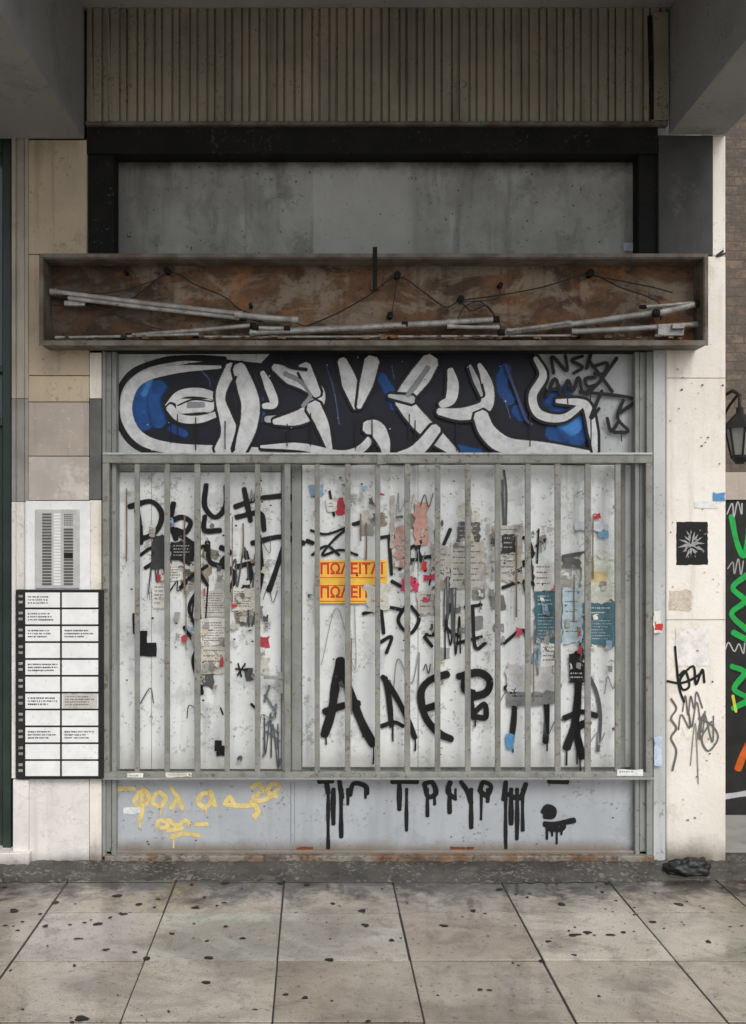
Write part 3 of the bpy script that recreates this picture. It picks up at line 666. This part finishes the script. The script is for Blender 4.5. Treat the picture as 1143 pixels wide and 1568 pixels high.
# ================================================================ GRILLE
gr=empty('security_grille')
bars=[]
for i in range(17):
    x=210+46.05*i; bars.append((x-4.2+R.uniform(-.5,.5),708.5,x+4.2+R.uniform(-.5,.5),1183.5,-.002,.014))
multibox('vertical_bars',bars,M['bar'],gr,.002)
multibox('frame',[(157,694,1000,709,-.012,.024),(157,1183,1000,1190.5,-.012,.024),(157,709.3,167.5,1182.7,-.010,.024),(989.5,709.3,1000,1182.7,-.010,.024)],M['bar'],gr,.003)
pbox('bottom_lip',155,1191,1002,1194.5,-.022,.02,M['post'],gr,.002)
pbox('top_lip',158,693,1000,696,-.018,-.0125,M['header'],gr,.001)
pbox('top_bracket',578,696,592,711,-.02,-.0125,M['bar'],gr,.002)
multibox('latch',[(404,1035,438,1040,.024,.03),(426,1030,437,1062,.03,.05)],M['post'],gr,.002)
s_=Paint(-.0125)
for (x0,x1,y0,y1,c) in ((195,220,1184,1194,CR[2]),(254,294,1183,1190,CR[0]),(945,985,1178,1188,S(235,238,238))):
    s_.torn(x0,y0,x1,y1,c,1.5); s_.lines(x0+4,y0+3,x1-4,y1-2,1,(.3,.1,.1))
s_.build('stickers',M['paper'],gr)
s_=Paint(-.0105)
s_.torn(1001,935,1012,970,CR[2],2); s_.torn(1002,1128,1014,1172,S(200,215,235),2); s_.torn(1003,955,1014,965,S(200,70,60),2)
s_.build('side_stickers',M['paper'],gr)

# ================================================================ SIGN BOX
sb=empty('rusted_sign_box')
YF=-.155
def fb(x0,y0,x1,y1,yf=YF,yb=-.004): return (x0,y0,x1,y1,yf,yb)
a0=P(62,390,YF); a1=P(1083,533,YF)
multibox('shell',[fb(62,390,1083,396),fb(62,522,1083,528),fb(62,396.2,67,521.8),fb(1077,396.2,1083,521.8)],M['boxedge'],sb,.002)
multibox('front_flange',[fb(60,388,1085,394,YF-.006,YF-.001),fb(60,521,1085,529,YF-.006,YF-.001),fb(60,394.2,66,520.8,YF-.006,YF-.001),fb(1079,394.2,1085,520.8,YF-.006,YF-.001)],M['boxedge'],sb,.0015)
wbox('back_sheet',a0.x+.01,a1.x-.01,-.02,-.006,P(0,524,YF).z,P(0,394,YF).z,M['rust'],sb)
multibox('sheet_joint',[(459,402,461,512,-.0225,-.0205),(463,402,464,512,-.0225,-.0205)],M['rust'],sb)
pbox('vertical_rod',571,378,578,444,-.165,-.155,M['dark'],sb,.001)
pbox('rod_foot',568,430,582,444,-.04,-.021,M['rust'],sb,.001)
pipes=[((82,447),(368,481),4.6),((100,456),(372,488),3.4),((365,482),(452,490),5),((198,514),(388,498),3.6),((388,510),(690,494),5),((392,502),(440,503),3.5),((440,505),(620,496),3.8),((620,497),(760,489),4.6),((690,500),(760,501),3.4),((768,510),(1008,478),4.8),((780,506),(870,494),3.2),((1005,480),(1068,465),5.2),((1066,497),(880,508),4.6),((985,470),(1068,463),3),((90,517),(300,512),2.4),((300,516),(880,514),2.2)]
for i,(p0,p1,r) in enumerate(pipes):
    yy=-.07-.012*(i%3); tube('tube_%d'%i,[P(*p0,yy),P((p0[0]+p1[0])/2,(p0[1]+p1[1])/2+.8,yy),P(*p1,yy)],r/300*.95,M['steel'],sb)
    for q in (p0,p1):
        v=P(*q,yy); dirx=.016
        tube('tube_cap_%d'%i,[v-Vector((dirx,0,0)),v+Vector((dirx,0,0))],r/300*1.12,M['dark'] if i%2 else M['steel'],sb)
wires=[[(80,455),(140,466),(200,458),(258,418),(300,436),(345,455),(372,476),(440,494)],[(330,516),(400,512),(450,506)],
 [(470,500),(520,478),(566,452),(609,424),(650,448),(682,470),(704,462),(722,476),(745,468),(762,490)],[(705,460),(765,452),(830,440),(902,421),(950,440),(1008,462),(1012,490)],
 [(902,421),(960,432),(1000,440),(1030,448)],[(765,490),(768,512)],[(700,462),(760,458),(765,438)],[(595,487),(600,480),(609,424)],[(258,418),(230,432),(170,448),(110,448)],[(80,468),(140,470),(215,496),(250,505)],
 [(370,480),(395,492),(420,486),(470,500)],[(700,490),(712,470),(735,462),(755,480)]]
def smooth(pts,k=6):
    pp=[Vector(q) for q in pts]; pp=[pp[0]*2-pp[1]]+pp+[pp[-1]*2-pp[-2]]; o=[]
    for i in range(1,len(pp)-2):
        p0,p1,p2,p3=pp[i-1:i+3]
        for j in range(k):
            t_=j/k; o.append(.5*((2*p1)+(p2-p0)*t_+(2*p0-5*p1+4*p2-p3)*t_*t_+(3*p1-p0-3*p2+p3)*t_**3))
    return o+[pp[-2]]
for i,w_ in enumerate(wires): 
    q=[P(v.x,v.y,-.05-.004*(i%4)) for v in smooth(w_)]
    tube('wire_%d'%i,q,.0036 if i<5 else .0028,M['black'],sb,1)
for (x,y,r) in ((258,417,5),(608,424,5.5),(902,421,6),(705,460,5),(597,485,5),(886,514,5),(765,439,4),(195,420,3),(385,470,3),(430,505,3)):
    v=P(x,y,-.022); tube('knob',[v,v+Vector((0,-.045,0))],r/300,M['dark'],sb)
multibox('ballasts',[(98,456,130,468,-.075,-.03),(1008,496,1048,514,-.09,-.03),(690,488,735,496,-.08,-.03),(1030,496,1049,503,-.11,-.09)],M['steel'],sb,.003)
V=[];Fc=[]
for i in range(90):
    v=P(R.uniform(75,1070),R.uniform(514,519),R.uniform(-.13,-.05)); s1=R.uniform(.004,.012); n=len(V)
    V+=bverts(v.x-s1*1.6,v.x+s1*1.6,v.y-s1,v.y+s1,v.z-s1*.6,v.z+s1*.5); Fc+=[tuple(k+n for k in f) for f in BF]
mkobj('debris',V,Fc,M['rust'],sb)

# ================================================================ NAME DIRECTORY + INTERCOM
ic=empty('nameplate_directory')
pbox('backing',24.5,903,158,1193,-.034,-.001,M['black'],ic,.003)
pl=[];bt=[]
rh=(1190-906)/11
for r in range(11):
    y0=906+rh*r
    pl.append((39,y0+1.4,92,y0+rh-1.6,-.040,-.033)); pl.append((95,y0+1.4,150.5,y0+rh-1.6,-.040,-.033))
    bt.append((28.5,y0+5,35,y0+9,-.039,-.033)); bt.append((28.5,y0+14,35,y0+18,-.039,-.033))
multibox('name_plates',pl,M['plate'],ic,.001)
multibox('buttons',bt,M['steel'],ic,.001)
q=Paint(-.040)
for r,c_ in ((0,0),(1,0),(2,0),(2,1),(4,0),(6,0),(8,0),(8,1)):
    x0=43 if c_==0 else 99; y0=906+rh*r
    q.lines(x0,y0+7,x0+R.uniform(40,48),y0+21,3,(.06,.06,.07),.5,.85)
q.torn(97,1062,149,1085,S(200,198,192),1); q.lines(100,1066,146,1082,4,(.15,.15,.15),.5,.8)
q.build('plate_text',M['spray'],ic)
nb=empty('door_intercom')
pbox('board',40,767,138,905.5,-.012,-.001,M['plate'],nb,.002)
pbox('metal_plate',54,780,122,901,-.020,-.012,M['alu'],nb,.002)
b1=[];b2=[];sp_=[]
for i in range(24):
    y0=786+i*4.65
    b1.append((65,y0,79,y0+3.1,-.0225,-.0195)); b2.append((82.5,y0,93,y0+3.1,-.0215,-.0195))
    if i>4 and i not in(13,14): b1.append((98,y0,112,y0+3.1,-.0225,-.0195))
for i in range(6):
    for j in range(6): sp_.append((98.5+i*2.3,787+j*3.2,99.9+i*2.3,788.8+j*3.2,-.0206,-.0195))
sp_.append((98,846,112,855,-.0215,-.0195))
multibox('call_buttons',b1,M['trimdark'],nb); multibox('name_slots',b2,M['plate'],nb); multibox('speaker_grille',sp_,M['black'],nb)

# ================================================================ NEIGHBOUR
nbr=empty('brick_neighbour_building')
t=NT('rough_brick')
mp=t.mapping((1,1,1),(0,0,0),(math.pi/2,0,0))
bn=t.t.nodes.new('ShaderNodeTexBrick'); bn.inputs['Scale'].default_value=4.5; bn.inputs['Color1'].default_value=(.16,.11,.08,1); bn.inputs['Color2'].default_value=(.22,.16,.12,1); bn.inputs['Mortar'].default_value=(.11,.09,.075,1); bn.inputs['Mortar Size'].default_value=.02
t.link(mp,bn.inputs['Vector']); n1=t.noise(12,8,.7)
t.col(t.mix(t.ramp(n1,.36,.58),bn.outputs['Color'],(.11,.09,.075,1))); t.bump(t.math('ADD',n1,t.math('MULTIPLY',bn.outputs['Fac'],-1)),.7,.02); t.b.inputs['Roughness'].default_value=.85
wbox('brick_wall',1.95,9,.88,6,P(0,722,.85).z,11,t.m,nbr)
wbox('sign_band',1.95,9,.86,1.2,P(0,765,.85).z,P(0,722,.85).z-.003,M['beige2'],nbr)
wbox('shutter_wall',1.95,9,.875,6,0,P(0,765,.85).z-.003,M['black'],nbr)
g=Paint(.875)
GN=(.015,.38,.07,1)
for i in range(14):
    x=1112+i*62+R.uniform(-3,3)
    for q in ([(x+6,790),(x+14,830),(x+26,850),(x+34,800)],[(x+30,880),(x+8,900),(x+26,920),(x+6,940),(x+30,965)],[(x+6,1020),(x+26,1030),(x+10,1055),(x+32,1070),(x+8,1085)],[(x+44,820),(x+50,900),(x+40,960)],[(x+8,968),(x+30,980)]):
        g.stroke([(a_+2,b_+2) for a_,b_ in q],11,K,feather=.1); g.stroke(q,8,GN,feather=.2)
    g.stroke([(x+8,1065),(x+13,1090)],4,(.6,.55,.05,1))
    g.stroke([(x+16,1178),(x+23,1158),(x+34,1136)],10,S(205,95,30)); g.stroke([(x-5,1220),(x+34,1214)],8,S(190,190,195))
    g.scrib(x-3,770,x+28,788,6,1.8,S(180,180,180)); g.scrib(x-3,985,x+28,1000,6,1.8,S(180,180,180)); g.scrib(x-3,855,x+28,875,6,1.8,S(160,160,160))
g.build('shutter_graffiti',M['spray'],nbr)
wl=empty('wall_lantern')
lc=P(1133,670,.55)
def ring(c,r,z,n=6): return [(c.x+r*math.cos(6.283*i/n+.5),c.y+r*math.sin(6.283*i/n+.5),c.z+z) for i in range(n)]
def lathe(name,prof,mat,n=6,c=lc):
    V=[];Fc=[]
    for (r,z) in prof: V+=ring(c,r,z,n)
    for k in range(len(prof)-1):
        for i in range(n): Fc.append((k*n+i,k*n+(i+1)%n,(k+1)*n+(i+1)%n,(k+1)*n+i))
    Fc.append(tuple(range(n))); Fc.append(tuple(range((len(prof)-1)*n,len(prof)*n)))
    return mkobj(name,V,Fc,mat,wl)
lathe('glass',[(.045,-.10),(.075,.05)],M['lampglass'])
lathe('roof',[(.10,.05),(.095,.065),(.04,.12),(.02,.14),(.02,.17)],M['black'])
lathe('base',[(.02,-.15),(.05,-.115),(.05,-.10)],M['black'])
for a_,b_ in zip(ring(lc,.047,-.10),ring(lc,.078,.05)): tube('rib',[a_,b_],.006,M['black'],wl)
tube('bracket',[(lc.x,lc.y,lc.z+.17),(lc.x,lc.y,lc.z+.24),(lc.x,lc.y+.1,lc.z+.28),(lc.x,.88,lc.z+.26)],.01,M['black'],wl)
tube('bracket_arm',[(lc.x,.88,lc.z+.1),(lc.x,lc.y+.15,lc.z+.2),(lc.x,lc.y+.02,lc.z+.25)],.008,M['black'],wl)

# ================================================================ LIGHT + CAMERA
w=bpy.data.worlds.new('World'); sc.world=w; w.use_nodes=True
nt=w.node_tree; bg=nt.nodes['Background']
sk=nt.nodes.new('ShaderNodeTexSky'); sk.sky_type='NISHITA'; sk.sun_disc=False
sk.sun_elevation=math.radians(46); sk.sun_rotation=math.radians(158); sk.air_density=1.0; sk.dust_density=3.0
hs=nt.nodes.new('ShaderNodeHueSaturation'); hs.inputs['Saturation'].default_value=.2
nt.links.new(sk.outputs[0],hs.inputs['Color']); nt.links.new(hs.outputs[0],bg.inputs['Color']); bg.inputs['Strength'].default_value=.15
su=bpy.data.lights.new('sun','SUN'); su.energy=1.4; su.angle=math.radians(30); su.color=(1,.965,.91)
so=bpy.data.objects.new('sun',su); sc.collection.objects.link(so); so.rotation_euler=(math.radians(44),0,math.radians(22))
cam=bpy.data.cameras.new('camera'); co=bpy.data.objects.new('camera',cam); sc.collection.objects.link(co)
co.location=(0,-CAMD,CH); co.rotation_euler=(math.radians(90),0,0)
cam.sensor_fit='VERTICAL'; cam.sensor_height=36; cam.sensor_width=36*746/1024; cam.lens=36*F/1568
cam.shift_x=(571.5-CX)/1568; cam.shift_y=(CY-784)/1568; cam.clip_end=1000; cam.clip_start=.05
sc.camera=co
sc.view_settings.view_transform='Standard'; sc.view_settings.look='None'; sc.view_settings.exposure=0
